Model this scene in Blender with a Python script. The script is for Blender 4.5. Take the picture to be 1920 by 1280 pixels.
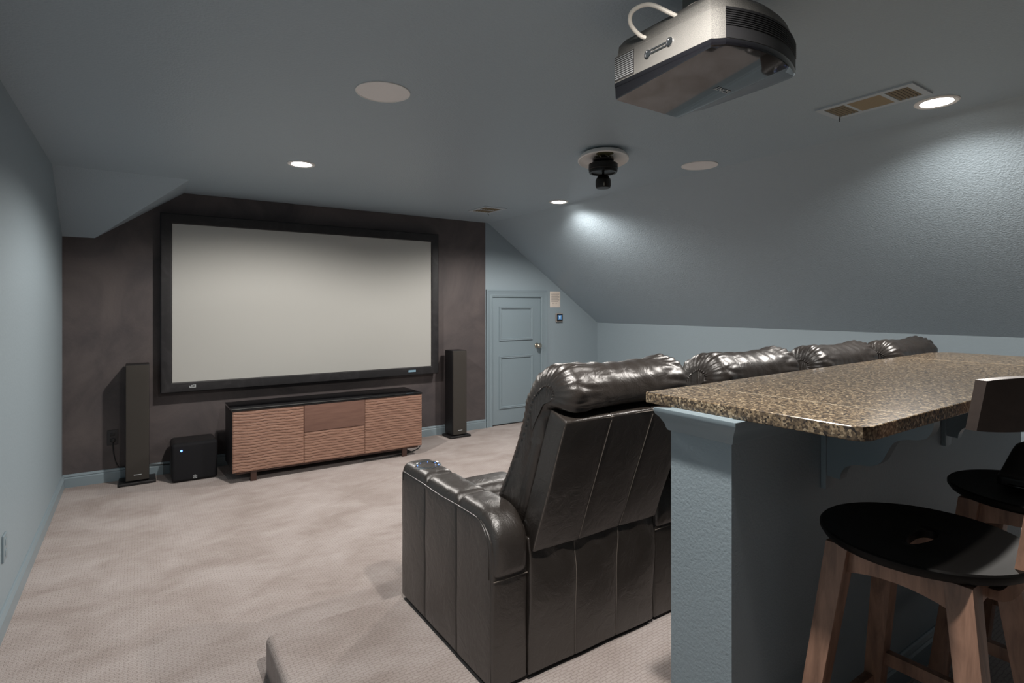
import bpy, bmesh, math, random
from mathutils import Vector, Matrix, noise
random.seed(7)
for o in list(bpy.data.objects):
    bpy.data.objects.remove(o)
S = bpy.context.scene
C = S.collection

# ---------------- camera, world, exposure ----------------
YAW = math.atan2(700, 1040)
cam_d = bpy.data.cameras.new('camera'); cam = bpy.data.objects.new('camera', cam_d); C.objects.link(cam)
cam.location = (0, 0, 1.453); cam.rotation_euler = (math.pi/2, 0, -YAW)
cam_d.sensor_width = 36; cam_d.lens = 36*1040/1920; cam_d.shift_y = (574-640)/1920
cam_d.clip_start = .02
S.camera = cam
w = bpy.data.worlds.new('world'); S.world = w; w.use_nodes = True
w.node_tree.nodes['Background'].inputs[0].default_value = (.6, .7, .8, 1)
w.node_tree.nodes['Background'].inputs[1].default_value = .05
S.view_settings.view_transform = 'Standard'; S.view_settings.look = 'None'
S.view_settings.gamma = 1; S.view_settings.use_curve_mapping = False
S.view_settings.exposure = 1.3

H = 2.452; D = 5.683; XL = -.507; XK = 5.242; ZK = 1.228; XC = 3.475; YB = -3.2; ZP = .137
LIGHT_COL = (1, .945, .885)
LAMP_W = 62.0          # watts of each downlight
LAMP_CONE = 160; LAMP_BLEND = .4
# recessed downlights of the ceiling grid: (x, y); last one unseen, inferred from the lit column and chair
LAMPS = [(.947, 4.053), (3.33, 4.147), (3.235, 1.09), (.90, .84)]
for lx, ly in LAMPS:
    ld = bpy.data.lights.new('downlight_beam', 'SPOT')
    ld.energy = LAMP_W; ld.color = LIGHT_COL; ld.spot_size = math.radians(LAMP_CONE); ld.spot_blend = LAMP_BLEND
    ld.shadow_soft_size = .035
    lo = bpy.data.objects.new('downlight_beam', ld); C.objects.link(lo); lo.location = (lx, ly, H-.018)

# ---------------- materials ----------------
def srgb(r, g, b):
    f = lambda c: ((c/255+.055)/1.055)**2.4 if c/255 > .04045 else c/255/12.92
    return (f(r), f(g), f(b), 1)
def mat(name, col, rough=.5, metal=0, spec=.5, coat=0, coat_rough=.1):
    m = bpy.data.materials.new(name); m.use_nodes = True
    b = m.node_tree.nodes['Principled BSDF']
    b.inputs['Base Color'].default_value = col if len(col) == 4 else (*col, 1)
    b.inputs['Roughness'].default_value = rough; b.inputs['Metallic'].default_value = metal
    b.inputs['Specular IOR Level'].default_value = spec
    b.inputs['Coat Weight'].default_value = coat; b.inputs['Coat Roughness'].default_value = coat_rough
    return m
def N(m, t, **k):
    n = m.node_tree.nodes.new(t)
    for a, v in k.items():
        if a in n.inputs.keys(): n.inputs[a].default_value = v
        else: setattr(n, a, v)
    return n
def L(m, a, b): m.node_tree.links.new(a, b)
def coords(m, scale=(1, 1, 1), rot=(0, 0, 0)):
    t = N(m, 'ShaderNodeTexCoord'); p = N(m, 'ShaderNodeMapping')
    p.inputs['Scale'].default_value = scale; p.inputs['Rotation'].default_value = rot
    L(m, t.outputs['Object'], p.inputs['Vector']); return p.outputs['Vector']
def bump(m, height, dist, strength=1.0, prev=None):
    n = N(m, 'ShaderNodeBump'); n.inputs['Distance'].default_value = dist; n.inputs['Strength'].default_value = strength
    L(m, height, n.inputs['Height'])
    if prev is not None: L(m, prev, n.inputs['Normal'])
    L(m, n.outputs['Normal'], m.node_tree.nodes['Principled BSDF'].inputs['Normal'])
    return n.outputs['Normal']
def ramp(m, fac, stops):
    r = N(m, 'ShaderNodeValToRGB'); e = r.color_ramp.elements
    while len(e) < len(stops): e.new(.5)
    for i, (p, c) in enumerate(stops): e[i].position = p; e[i].color = c
    L(m, fac, r.inputs['Fac']); return r.outputs['Color']
def base(m, sock): L(m, sock, m.node_tree.nodes['Principled BSDF'].inputs['Base Color'])

def paint(name, col, rough, tex=.0016, scale=75):
    m = mat(name, col, rough, spec=.4)
    v = coords(m)
    n = N(m, 'ShaderNodeTexNoise', Scale=scale, Detail=2.0, Roughness=.5); L(m, v, n.inputs['Vector'])
    bump(m, n.outputs['Fac'], tex, .8)
    return m
BLUE = srgb(145, 159, 167)
m_wall = paint('wall_paint', BLUE, .55, .0012, 60)
m_slope = paint('ceiling_paint', srgb(164, 179, 189), .42, .003, 95)
m_trim = mat('trim_paint', srgb(132, 147, 155), .35)
m_col = paint('bar_wall_paint', BLUE, .5, .0014, 130)

m_black_wall = mat('charcoal_wall_paint', srgb(66, 60, 62), .62, spec=.4)
v = coords(m_black_wall)
n = N(m_black_wall, 'ShaderNodeTexNoise', Scale=1.7, Detail=6.0, Roughness=.62, Distortion=1.2); L(m_black_wall, v, n.inputs['Vector'])
base(m_black_wall, ramp(m_black_wall, n.outputs['Fac'], [(.3, srgb(70, 65, 67)), (.7, srgb(96, 88, 87))]))
n2 = N(m_black_wall, 'ShaderNodeTexNoise', Scale=60.0); L(m_black_wall, v, n2.inputs['Vector']); bump(m_black_wall, n2.outputs['Fac'], .001, .6)

m_carpet = mat('carpet', srgb(178, 164, 160), .95, spec=.1)
v = coords(m_carpet)
n = N(m_carpet, 'ShaderNodeTexNoise', Scale=2.3, Detail=5.0, Roughness=.62, Distortion=.4); 
vs = coords(m_carpet, (1, 1.5, 1)); L(m_carpet, vs, n.inputs['Vector'])
c1 = ramp(m_carpet, n.outputs['Fac'], [(.34, srgb(163, 152, 147)), (.5, srgb(176, 166, 162)), (.66, srgb(186, 177, 174))])
br = N(m_carpet, 'ShaderNodeTexBrick'); br.inputs['Scale'].default_value = 1.0
br.inputs['Brick Width'].default_value = .030; br.inputs['Row Height'].default_value = .0135; br.inputs['Mortar Size'].default_value = .0022
br.inputs['Mortar Smooth'].default_value = .9
br.inputs['Color1'].default_value = (1, 1, 1, 1); br.inputs['Color2'].default_value = (.95, .95, .95, 1); br.inputs['Mortar'].default_value = (.66, .64, .62, 1)
nw = N(m_carpet, 'ShaderNodeTexNoise', Scale=55.0, Detail=2.0); L(m_carpet, v, nw.inputs['Vector'])
va = N(m_carpet, 'ShaderNodeVectorMath', operation='MULTIPLY_ADD'); L(m_carpet, nw.outputs['Color'], va.inputs[0]); va.inputs[1].default_value = (.012, .012, 0)
L(m_carpet, v, va.inputs[2]); L(m_carpet, va.outputs[0], br.inputs['Vector'])
nz = N(m_carpet, 'ShaderNodeTexNoise', Scale=260.0, Detail=2.0); L(m_carpet, v, nz.inputs['Vector'])
mx = N(m_carpet, 'ShaderNodeMix', data_type='RGBA', blend_type='MULTIPLY'); mx.inputs[0].default_value = .75
L(m_carpet, c1, mx.inputs[6]); L(m_carpet, br.outputs['Color'], mx.inputs[7])
base(m_carpet, mx.outputs[2])
ad = N(m_carpet, 'ShaderNodeMath', operation='MULTIPLY_ADD'); L(m_carpet, nz.outputs['Fac'], ad.inputs[0]); ad.inputs[1].default_value = .9
bw = N(m_carpet, 'ShaderNodeRGBToBW'); L(m_carpet, br.outputs['Color'], bw.inputs[0]); L(m_carpet, bw.outputs[0], ad.inputs[2])
bump(m_carpet, ad.outputs[0], .004, .7)

def leather(name, col, r0=.30):
    m = mat(name, col, r0, spec=1.0)
    v = coords(m)
    a = N(m, 'ShaderNodeTexVoronoi', Scale=420.0); L(m, v, a.inputs['Vector'])
    b = N(m, 'ShaderNodeTexNoise', Scale=16.0, Detail=6.0, Roughness=.6, Distortion=1.2); L(m, v, b.inputs['Vector'])
    p = bump(m, b.outputs['Fac'], .006, .6); bump(m, a.outputs['Distance'], .0006, .35, p)
    return m
m_leather = leather('black_leather', (.028, .0225, .0192), .36)
m_stitch = mat('pale_stitching', srgb(120, 112, 105), .6)
m_dark = mat('near_black', (.012, .011, .011), .8)
m_chrome = mat('chrome', (.75, .75, .76), .12, 1)
m_nickel = mat('brushed_nickel', srgb(190, 180, 165), .25, 1)
m_white = mat('white_plastic', (.88, .87, .85), .5)
m_offwhite = mat('speaker_grille_white', (.88, .86, .85), .7)
m_blackmetal = mat('black_metal', (.012, .011, .010), .35, .3)
m_blackplastic = mat('black_plastic', (.010, .010, .011), .45)
m_gloss = mat('gloss_black', (.004, .004, .005), .045, spec=.6, coat=1, coat_rough=.02)
m_silver = mat('silver_plastic', srgb(150, 150, 148), .42, .35)
v = coords(m_silver); n = N(m_silver, 'ShaderNodeTexNoise', Scale=700.0, Detail=1.0); L(m_silver, v, n.inputs['Vector'])
base(m_silver, ramp(m_silver, n.outputs['Fac'], [(.35, srgb(78, 78, 77)), (.65, srgb(112, 110, 106))]))
m_glass = mat('black_glass', (.006, .006, .007), .06, spec=.6)
m_frame = mat('black_velvet_frame', (.012, .011, .014), .55)
v = coords(m_frame, (1, 1, 1)); n = N(m_frame, 'ShaderNodeTexNoise', Scale=5.0, Detail=8.0, Distortion=3.0); L(m_frame, v, n.inputs['Vector'])
base(m_frame, ramp(m_frame, n.outputs['Fac'], [(.5, (.006, .0055, .007, 1)), (.75, (.02, .018, .021, 1))]))
m_screen = mat('screen_fabric', srgb(177, 177, 173), .8, spec=.2)
m_box = mat('black_ash_veneer', (.010, .009, .010), .5)
v = coords(m_box, (1, 12, 12)); n = N(m_box, 'ShaderNodeTexNoise', Scale=14.0, Detail=4.0); L(m_box, v, n.inputs['Vector']); bump(m_box, n.outputs['Fac'], .002, .5)
m_cloth = mat('speaker_cloth', (.050, .045, .040), .85, spec=.2)
v = coords(m_cloth); n = N(m_cloth, 'ShaderNodeTexNoise', Scale=500.0); L(m_cloth, v, n.inputs['Vector']); bump(m_cloth, n.outputs['Fac'], .0006, .6)
m_cloth2 = mat('subwoofer_cloth', (.012, .012, .014), .85, spec=.25)

def wood(name, a, b, rough, sc=(1, 1, 1), scale=6.0):
    m = mat(name, a, rough)
    v = coords(m, sc)
    n = N(m, 'ShaderNodeTexNoise', Scale=scale, Detail=6.0, Roughness=.6, Distortion=.6); L(m, v, n.inputs['Vector'])
    base(m, ramp(m, n.outputs['Fac'], [(.32, a), (.68, b)]))
    bump(m, n.outputs['Fac'], .001, .3); return m
m_walnut = wood('walnut_veneer', srgb(124, 91, 76), srgb(154, 119, 101), .5, (1, 1, 14), 5)
m_walnut_plain = wood('walnut_plain', srgb(108, 80, 70), srgb(122, 92, 80), .42, (1, 1, 10), 5)
m_walnut_dark = wood('walnut_rail', srgb(60, 40, 33), srgb(74, 50, 42), .5, (1, 1, 4), 5)
m_stoolwood = wood('stool_wood', srgb(106, 80, 66), srgb(156, 121, 102), .38, (9, 9, 1.2), 4)
m_seatblack = mat('black_lacquer_seat', (.004, .0036, .0034), .45, spec=.15)
m_backrest = wood('dark_backrest_wood', srgb(50, 41, 37), srgb(62, 52, 47), .45, (1, 6, 6), 4)

m_granite = mat('brown_granite', (.1, .08, .05), .22, spec=.5, coat=.3, coat_rough=.08)
v = coords(m_granite)
a = N(m_granite, 'ShaderNodeTexVoronoi', Scale=190.0); L(m_granite, v, a.inputs['Vector'])
b = N(m_granite, 'ShaderNodeTexNoise', Scale=60.0, Detail=8.0, Roughness=.8); L(m_granite, v, b.inputs['Vector'])
sep = N(m_granite, 'ShaderNodeSeparateColor'); L(m_granite, a.outputs['Color'], sep.inputs[0])
mx = N(m_granite, 'ShaderNodeMath', operation='MULTIPLY_ADD'); L(m_granite, sep.outputs[0], mx.inputs[0]); mx.inputs[1].default_value = .45
m2 = N(m_granite, 'ShaderNodeMath', operation='MULTIPLY'); L(m_granite, b.outputs['Fac'], m2.inputs[0]); m2.inputs[1].default_value = .62
L(m_granite, m2.outputs[0], mx.inputs[2])
base(m_granite, ramp(m_granite, mx.outputs[0], [(.24, srgb(24, 20, 18)), (.38, srgb(60, 50, 41)), (.52, srgb(96, 82, 65)), (.66, srgb(130, 112, 88)), (.80, srgb(180, 164, 138))]))

m_led = bpy.data.materials.new('blue_led'); m_led.use_nodes = True
e = m_led.node_tree.nodes['Principled BSDF']; e.inputs['Base Color'].default_value = (.02, .05, .3, 1)
e.inputs['Emission Color'].default_value = (.12, .28, 1, 1); e.inputs['Emission Strength'].default_value = 1.6
m_lens = bpy.data.materials.new('lit_lens'); m_lens.use_nodes = True
e = m_lens.node_tree.nodes['Principled BSDF']; e.inputs['Base Color'].default_value = (1, 1, 1, 1)
e.inputs['Emission Color'].default_value = (1, .95, .88, 1); e.inputs['Emission Strength'].default_value = 14.0
m_lcd = bpy.data.materials.new('thermostat_screen'); m_lcd.use_nodes = True
e = m_lcd.node_tree.nodes['Principled BSDF']; e.inputs['Base Color'].default_value = (.02, .05, .1, 1)
e.inputs['Emission Color'].default_value = (.09, .24, .5, 1); e.inputs['Emission Strength'].default_value = .22
m_lcdtext = bpy.data.materials.new('thermostat_digit'); m_lcdtext.use_nodes = True
e = m_lcdtext.node_tree.nodes['Principled BSDF']; e.inputs['Emission Color'].default_value = (.6, .85, 1, 1); e.inputs['Emission Strength'].default_value = .35
m_paper = mat('paper', srgb(222, 212, 202), .8)
m_ink = mat('ink', srgb(120, 110, 104), .8)
m_vent = mat('vent_grille', srgb(160, 148, 124), .5)
m_ventblue = mat('vent_frame_paint', srgb(182, 192, 199), .45)
m_label = mat('silver_label', srgb(200, 205, 208), .3, .3)
m_sidevent = mat('side_vent_silver', srgb(128, 130, 132), .4, .3)
m_cable = mat('white_cable', srgb(236, 230, 220), .45)
m_steel = mat('galvanised_steel', srgb(175, 172, 165), .35, .8)
m_duct = mat('dusty_olive', srgb(95, 92, 60), .8)

# ---------------- mesh helpers ----------------
def finish(name, bm, material, parent=None, smooth=True, angle=35, loc=None, recalc=True):
    if recalc: bmesh.ops.recalc_face_normals(bm, faces=bm.faces)
    me = bpy.data.meshes.new(name)
    if smooth:
        for f in bm.faces: f.smooth = True
        for e_ in bm.edges:
            if len(e_.link_faces) == 2 and e_.calc_face_angle(0) > math.radians(angle): e_.smooth = False
    bm.to_mesh(me); bm.free()
    if isinstance(material, (list, tuple)):
        for q in material: me.materials.append(q)
    else: me.materials.append(material)
    o = bpy.data.objects.new(name, me); C.objects.link(o)
    if parent is not None: o.parent = parent
    if loc is not None: o.location = loc
    return o
def tag(o, label=None, cat=None, group=None, kind=None):
    if label: o['label'] = label
    if cat: o['category'] = cat
    if group: o['group'] = group
    if kind: o['kind'] = kind
    return o
def thing(name, label, cat, loc=(0, 0, 0), rz=0, group=None):
    o = bpy.data.objects.new(name, None); C.objects.link(o); o.location = loc; o.rotation_euler = (0, 0, rz)
    o.empty_display_size = .1
    return tag(o, label, cat, group)
def box(bm, x0, x1, y0, y1, z0, z1, bev=0, seg=2, mi=0):
    r = bmesh.ops.create_cube(bm, size=1)['verts']
    for q in r:
        q.co = Vector(((x0+x1)/2+q.co.x*(x1-x0), (y0+y1)/2+q.co.y*(y1-y0), (z0+z1)/2+q.co.z*(z1-z0)))
    fs = set(f for q in r for f in q.link_faces)
    for f in fs: f.material_index = mi
    if bev:
        es = list({e_ for f in fs for e_ in f.edges})
        bmesh.ops.bevel(bm, geom=es, offset=bev, segments=seg, profile=.7, affect='EDGES')
    return r
def grid1(h, r, s, n):
    out = []
    for i in range(s): out.append(-(h-r) - r*math.tan(math.pi/4*(1-i/s)))
    for i in range(n+1): out.append(-(h-r) + 2*(h-r)*i/n)
    for i in range(1, s+1): out.append((h-r) + r*math.tan(math.pi/4*i/s))
    return out
def rbox(bm, x0, x1, y0, y1, z0, z1, r, n=(8, 8, 8), s=4, puff=(0, 0, 0, 0, 0, 0), fn=None, mi=0):
    """rounded, optionally puffed box; puff = outward crown of faces (-x,+x,-y,+y,-z,+z)"""
    h = ((x1-x0)/2, (y1-y0)/2, (z1-z0)/2); c = Vector(((x0+x1)/2, (y0+y1)/2, (z0+z1)/2))
    r = min(r, min(h)*.999)
    g = [grid1(h[i], r, s, n[i]) for i in range(3)]
    cache = {}
    def vert(p):
        k = (round(p[0], 6), round(p[1], 6), round(p[2], 6))
        if k in cache: return cache[k]
        q = [max(-(h[i]-r), min(h[i]-r, p[i])) for i in range(3)]
        d = Vector([p[i]-q[i] for i in range(3)])
        if d.length > 0: d = d.normalized()*r
        o = [q[i]+d[i] for i in range(3)]
        u = [max(0, 1-(o[i]/h[i])**2) for i in range(3)]
        w_ = list(o)
        for ax in range(3):
            a_, b_ = [k2 for k2 in range(3) if k2 != ax]
            t = o[ax]/h[ax]
            w_[ax] += (puff[ax*2+1] if t > 0 else -puff[ax*2])*abs(t)*(u[a_]*u[b_])**.6
        P = c+Vector(w_)
        if fn: P = fn(P)
        cache[k] = bm.verts.new(P); return cache[k]
    for ax in range(3):
        a_, b_ = [k2 for k2 in range(3) if k2 != ax]
        for sg in (-1, 1):
            for i in range(len(g[a_])-1):
                for j in range(len(g[b_])-1):
                    vs_ = []
                    for (ii, jj) in ((i, j), (i+1, j), (i+1, j+1), (i, j+1)):
                        p = [0, 0, 0]; p[ax] = sg*h[ax]; p[a_] = g[a_][ii]; p[b_] = g[b_][jj]
                        vs_.append(vert(p))
                    if len(set(vs_)) == 4:
                        f = bm.faces.new(vs_); f.material_index = mi
def extrude_poly(bm, pts, z0, z1, f=lambda x, y, z: (x, y, z)):
    a_ = [bm.verts.new(f(x, y, z0)) for x, y in pts]; b_ = [bm.verts.new(f(x, y, z1)) for x, y in pts]
    bm.faces.new(a_); bm.faces.new(b_)
    n_ = len(pts)
    for i in range(n_): bm.faces.new((a_[i], a_[(i+1) % n_], b_[(i+1) % n_], b_[i]))
def rings(bm, rs, close_ends=True, closed=True):
    """loft through a list of equal-length point rings"""
    vv = [[bm.verts.new(p) for p in r_] for r_ in rs]; n_ = len(rs[0])
    for a_, b_ in zip(vv, vv[1:]):
        for i in range(n_ if closed else n_-1): bm.faces.new((a_[i], a_[(i+1) % n_], b_[(i+1) % n_], b_[i]))
    if close_ends: bm.faces.new(vv[0]); bm.faces.new(vv[-1])
def lathe(bm, prof, c=(0, 0, 0), n=40, caps=True):
    rs = []
    for r_, z_ in prof:
        rs.append([(c[0]+r_*math.cos(2*math.pi*i/n), c[1]+r_*math.sin(2*math.pi*i/n), c[2]+z_) for i in range(n)])
    rings(bm, rs, caps)
def catmull(pts, k=8):
    P = [Vector(p) for p in pts]; P = [P[0]*2-P[1]]+P+[P[-1]*2-P[-2]]; out = []
    for i in range(1, len(P)-2):
        for j in range(k):
            t = j/k; a_, b_, c_, d_ = P[i-1:i+3]
            out.append(.5*((2*b_)+(c_-a_)*t+(2*a_-5*b_+4*c_-d_)*t*t+(3*b_-a_-3*c_+d_)*t**3))
    out.append(P[-2]); return out
def tube(bm, pts, r_, n=8, flat=1.0):
    P = [Vector(p) for p in pts]; rs = []
    up = Vector((0, 0, 1)); prev = None
    for i, p in enumerate(P):
        t = (P[min(i+1, len(P)-1)]-P[max(i-1, 0)]).normalized()
        if prev is None:
            a_ = t.cross(up)
            if a_.length < .1: a_ = t.cross(Vector((1, 0, 0)))
            a_.normalize()
        else:
            a_ = (prev-t*prev.dot(t)).normalized()
        prev = a_; b_ = t.cross(a_)
        rs.append([p+(a_*math.cos(2*math.pi*j/n)+b_*flat*math.sin(2*math.pi*j/n))*r_ for j in range(n)])
    rings(bm, rs)
def bar(bm, p0, p1, w0, d0, w1=None, d1=None, bev=.003, mi=0):
    """tapered square bar from p0 to p1, horizontal section (w along x, d along y)"""
    w1 = w1 or w0; d1 = d1 or d0
    def ring(p, a_, b_): 
        return [(p[0]+sx*a_/2, p[1]+sy*b_/2, p[2]) for sx, sy in ((-1, -1), (1, -1), (1, 1), (-1, 1))]
    n0 = len(bm.verts)
    vv = [[bm.verts.new(q) for q in ring(p0, w0, d0)], [bm.verts.new(q) for q in ring(p1, w1, d1)]]
    fs = [bm.faces.new(vv[0]), bm.faces.new(vv[1])]
    for i in range(4): fs.append(bm.faces.new((vv[0][i], vv[0][(i+1) % 4], vv[1][(i+1) % 4], vv[1][i])))
    es = list({e_ for f in fs for e_ in f.edges})
    bmesh.ops.bevel(bm, geom=es, offset=bev, segments=2, profile=.7, affect='EDGES')
def copy_tree(o, parent=None):
    c = o.copy(); C.objects.link(c)
    if parent is not None: c.parent = parent
    for ch in [q for q in bpy.data.objects if q.parent == o]: copy_tree(ch, c)
    return c
_dg = None
def text_mesh(name, body, size, material, parent, mtx, depth=.0006, squash=1.0):
    cu = bpy.data.curves.new(name, 'FONT'); cu.body = body; cu.size = size; cu.extrude = depth; cu.align_x = 'CENTER'; cu.align_y = 'CENTER'
    cu.space_character = 1.05
    tmp = bpy.data.objects.new(name+'_tmp', cu); C.objects.link(tmp)
    me = bpy.data.meshes.new_from_object(tmp.evaluated_get(bpy.context.evaluated_depsgraph_get()))
    bpy.data.objects.remove(tmp)
    me.transform(mtx @ Matrix.Diagonal((squash, 1, 1, 1)))
    me.materials.clear(); me.materials.append(material)
    o = bpy.data.objects.new(name, me); C.objects.link(o)
    if parent is not None: o.parent = parent
    return o

# ---------------- room shell ----------------
def structure(name, bm, m, **k): return tag(finish(name, bm, m, **k), kind='structure')
T = .12
bm = bmesh.new(); box(bm, XL-T, XK+T, YB-T, D+T, -.1, 0); structure('floor', bm, m_carpet, smooth=False)
# raised seating platform with rounded carpeted nosing
bm = bmesh.new()
rbox(bm, .421, XK-.001, YB+.002, 2.403, -.06, ZP, .028, (30, 30, 2), 5,
     fn=lambda p: p+Vector((0, 0, .0018*noise.noise(p*9))))
structure('floor_platform', bm, m_carpet)
# left wall, back wall, knee wall
bm = bmesh.new(); box(bm, XL-T, XL, YB-T, D+T, -.1, H+.1); structure('wall_left', bm, m_wall, smooth=False)
bm = bmesh.new(); box(bm, XL-T, XK+T, YB-T, YB, -.1, H+.1); structure('wall_back', bm, m_black_wall, smooth=False)  # unseen wall; charcoal picked so less light bounces onto the bar front
bm = bmesh.new(); box(bm, XK, XK+T, YB-T, D+T, -.1, ZK+.06); structure('wall_right', bm, m_wall, smooth=False)
# front wall: charcoal screen part and blue door part
XB = 3.441
bm = bmesh.new(); box(bm, XL-T, XB, D, D+T, -.1, H+.1); structure('wall_front', bm, m_black_wall, smooth=False)
DX0, DX1, DZ = 3.535, 4.266, 1.565
bm = bmesh.new()
box(bm, XB, DX0, D, D+T, -.1, H+.1); box(bm, DX1, XK+T, D, D+T, -.1, H+.1); box(bm, DX0, DX1, D, D+T, DZ, H+.1)
box(bm, DX0, DX1, D+.05, D+T, -.1, DZ)
structure('wall_front', bm, m_wall, smooth=False)
# ceiling: flat part, long slope on the right, small hip in the far left corner
Z1 = 2.012; XA = -.298; XD = .333; YH = 5.06
bm = bmesh.new()
P = {k: bm.verts.new(p) for k, p in dict(
    a=(XL, YB, H), b=(XC, YB, H), c=(XC, D, H), d=(XD, D, H), e=(XD, YH, H), f=(XL, YH, H),
    g=(XL, D, Z1), h=(XA, D, Z1), k=(XK, YB, ZK), l=(XK, D, ZK)).items()}
for q in ('a b c d e f', 'b k l c', 'f e h g', 'e d h'):
    bm.faces.new([P[s_] for s_ in q.split()])
# thickness on top
ext = bmesh.ops.extrude_face_region(bm, geom=list(bm.faces))
for q in ext['geom']:
    if isinstance(q, bmesh.types.BMVert): q.co.z += .12
structure('ceiling', bm, m_slope, smooth=False)

# baseboards
def base_profile(o): return [(0, 0), (.016, 0), (.016, .072), (.011, .08), (.014, .088), (.009, .1), (.004, .104), (0, .104)]
def baseboard(name, p0, p1, nrm):
    bm = bmesh.new(); p0 = Vector(p0); p1 = Vector(p1); n_ = Vector(nrm)
    rings(bm, [[tuple(p+n_*a_+Vector((0, 0, z_))) for a_, z_ in base_profile(0)] for p in (p0, p1)])
    structure(name, bm, m_trim, angle=20)
baseboard('baseboard_front', (XL, D, 0), (XB, D, 0), (0, -1, 0))
baseboard('baseboard_front', (4.395, D, 0), (XK, D, 0), (0, -1, 0))
baseboard('baseboard_left', (XL, YB, 0), (XL, D-.002, 0), (1, 0, 0))
baseboard('baseboard_right', (XK, 2.41, 0), (XK, D-.002, 0), (-1, 0, 0))

# ---------------- door ----------------
door = thing('door_1', 'small blue two-panel attic door beside the charcoal screen wall', 'door', (DX0+.003, D, 0)); door['kind'] = 'structure'
DW = DX1-DX0-.006
bm = bmesh.new(); box(bm, 0, DW, .004, .042, .016, DZ-.005, .002); finish('door_leaf', bm, m_trim, door)
def panel_mould(x0, x1, z0, z1):
    bm = bmesh.new(); prof = [(0, .004), (0, -.006), (.006, -.012), (.014, -.008), (.022, -.011), (.03, -.004), (.03, .004)]
    rs = []
    for sx, sz, cx_, cz_ in ((1, 1, x0, z0), (-1, 1, x1, z0), (-1, -1, x1, z1), (1, -1, x0, z1), (1, 1, x0, z0)):
        rs.append([(cx_+sx*a_, y_, cz_+sz*a_) for a_, y_ in prof])
    rings(bm, rs, False); bmesh.ops.remove_doubles(bm, verts=bm.verts, dist=1e-5)
    finish('panel_moulding', bm, m_trim, door, angle=25)
panel_mould(.098, .6, 1.03, 1.45); panel_mould(.098, .6, .2, .845)
for z_ in (1.27, .31): bm = bmesh.new(); box(bm, -.008, .004, -.012, .004, z_, z_+.085, .003); finish('hinge', bm, m_trim, door)
lev = thing('door_handle', None, None, (0, 0, 0)); lev.parent = door
bpy.data.objects.remove(lev)
bm = bmesh.new()
def ylathe(bm, prof, c, n=28):
    rs = [[(c[0]+r_*math.cos(2*math.pi*i/n), c[1]-y_, c[2]+r_*math.sin(2*math.pi*i/n)) for i in range(n)] for r_, y_ in prof]
    rings(bm, rs)
ylathe(bm, [(.033, -.004), (.033, .004), (.026, .012), (.012, .014), (.011, .04), (.02, .045), (.03, .055), (.031, .068), (.022, .08), (.004, .083)], (.668, 0, .955))
tag(finish('door_handle', bm, m_nickel, door), 'round satin nickel knob')
bm = bmesh.new(); rbox(bm, .722, .7265, -.002, .02, .92, .985, .002, (1, 1, 1), 1); finish('latch_plate', bm, m_nickel, door)
# casing
bm = bmesh.new()
cas = [(0, 0), (0, -.012), (.018, -.018), (.03, -.014), (.06, -.02), (.075, -.026), (.09, -.026), (.09, 0)]
rs = []
for (sx, cx_, z_) in ((-1, DX0, 0), (-1, DX0, DZ), (1, DX1, DZ), (1, DX1, 0)):
    rs.append([(cx_+sx*a_, D+y_, z_+(a_ if z_ > 0 else 0)) for a_, y_ in cas])
rings(bm, rs); structure('trim_1', bm, m_trim, angle=20)
bm = bmesh.new()
for x0, x1 in ((DX0-.001, DX0+.002), (DX1-.002, DX1+.001)): box(bm, x0, x1, D-.001, D+.05, 0, DZ)
box(bm, DX0, DX1, D-.001, D+.05, DZ-.003, DZ+.002); structure('trim_2', bm, m_trim, smooth=False)

# paper note + thermostat
pn = thing('paper_notice', 'white printed paper sheet taped to the wall beside the attic door', 'notice', (4.50, D, 1.44))
bm = bmesh.new(); rbox(bm, -.084, .084, -.0035, -.0005, 0, .206, .001, (4, 1, 4), 1); finish('sheet', bm, m_paper, pn)
bm = bmesh.new()
for i in range(9):
    z_ = .18-.0135*i; a_ = -.068; e_ = .068-(.02 if i % 3 == 2 else 0)
    box(bm, a_, e_, -.0042, -.0034, z_, z_+.0035)
for x0, x1, z_ in ((-.045, -.012, .05), (.005, .03, .047), (-.04, -.02, .03)): box(bm, x0, x1, -.0042, -.0034, z_, z_+.004)
finish('printed_lines', bm, m_ink, pn, smooth=False)
th = thing('thermostat', 'small thermostat with a glowing blue screen on the blue wall', 'thermostat', (4.56, D, 1.245))
bm = bmesh.new(); rbox(bm, -.056, .056, -.022, 0, 0, .118, .008, (4, 1, 4), 3); tag(finish('case', bm, mat('thermostat_case', srgb(150, 142, 136), .4), th), 'grey plastic case')
bm = bmesh.new(); rbox(bm, -.046, .048, -.026, -.018, .014, .108, .003, (3, 1, 3), 2); finish('bezel', bm, m_blackplastic, th)
bm = bmesh.new(); box(bm, -.034, .034, -.0268, -.0255, .036, .092); finish('screen', bm, m_lcd, th, smooth=False)
bm = bmesh.new(); box(bm, -.006, .006, -.0275, -.0266, .045, .075); box(bm, -.018, .018, -.0275, -.0266, .078, .083); finish('screen_figure', bm, m_lcdtext, th, smooth=False)

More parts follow.
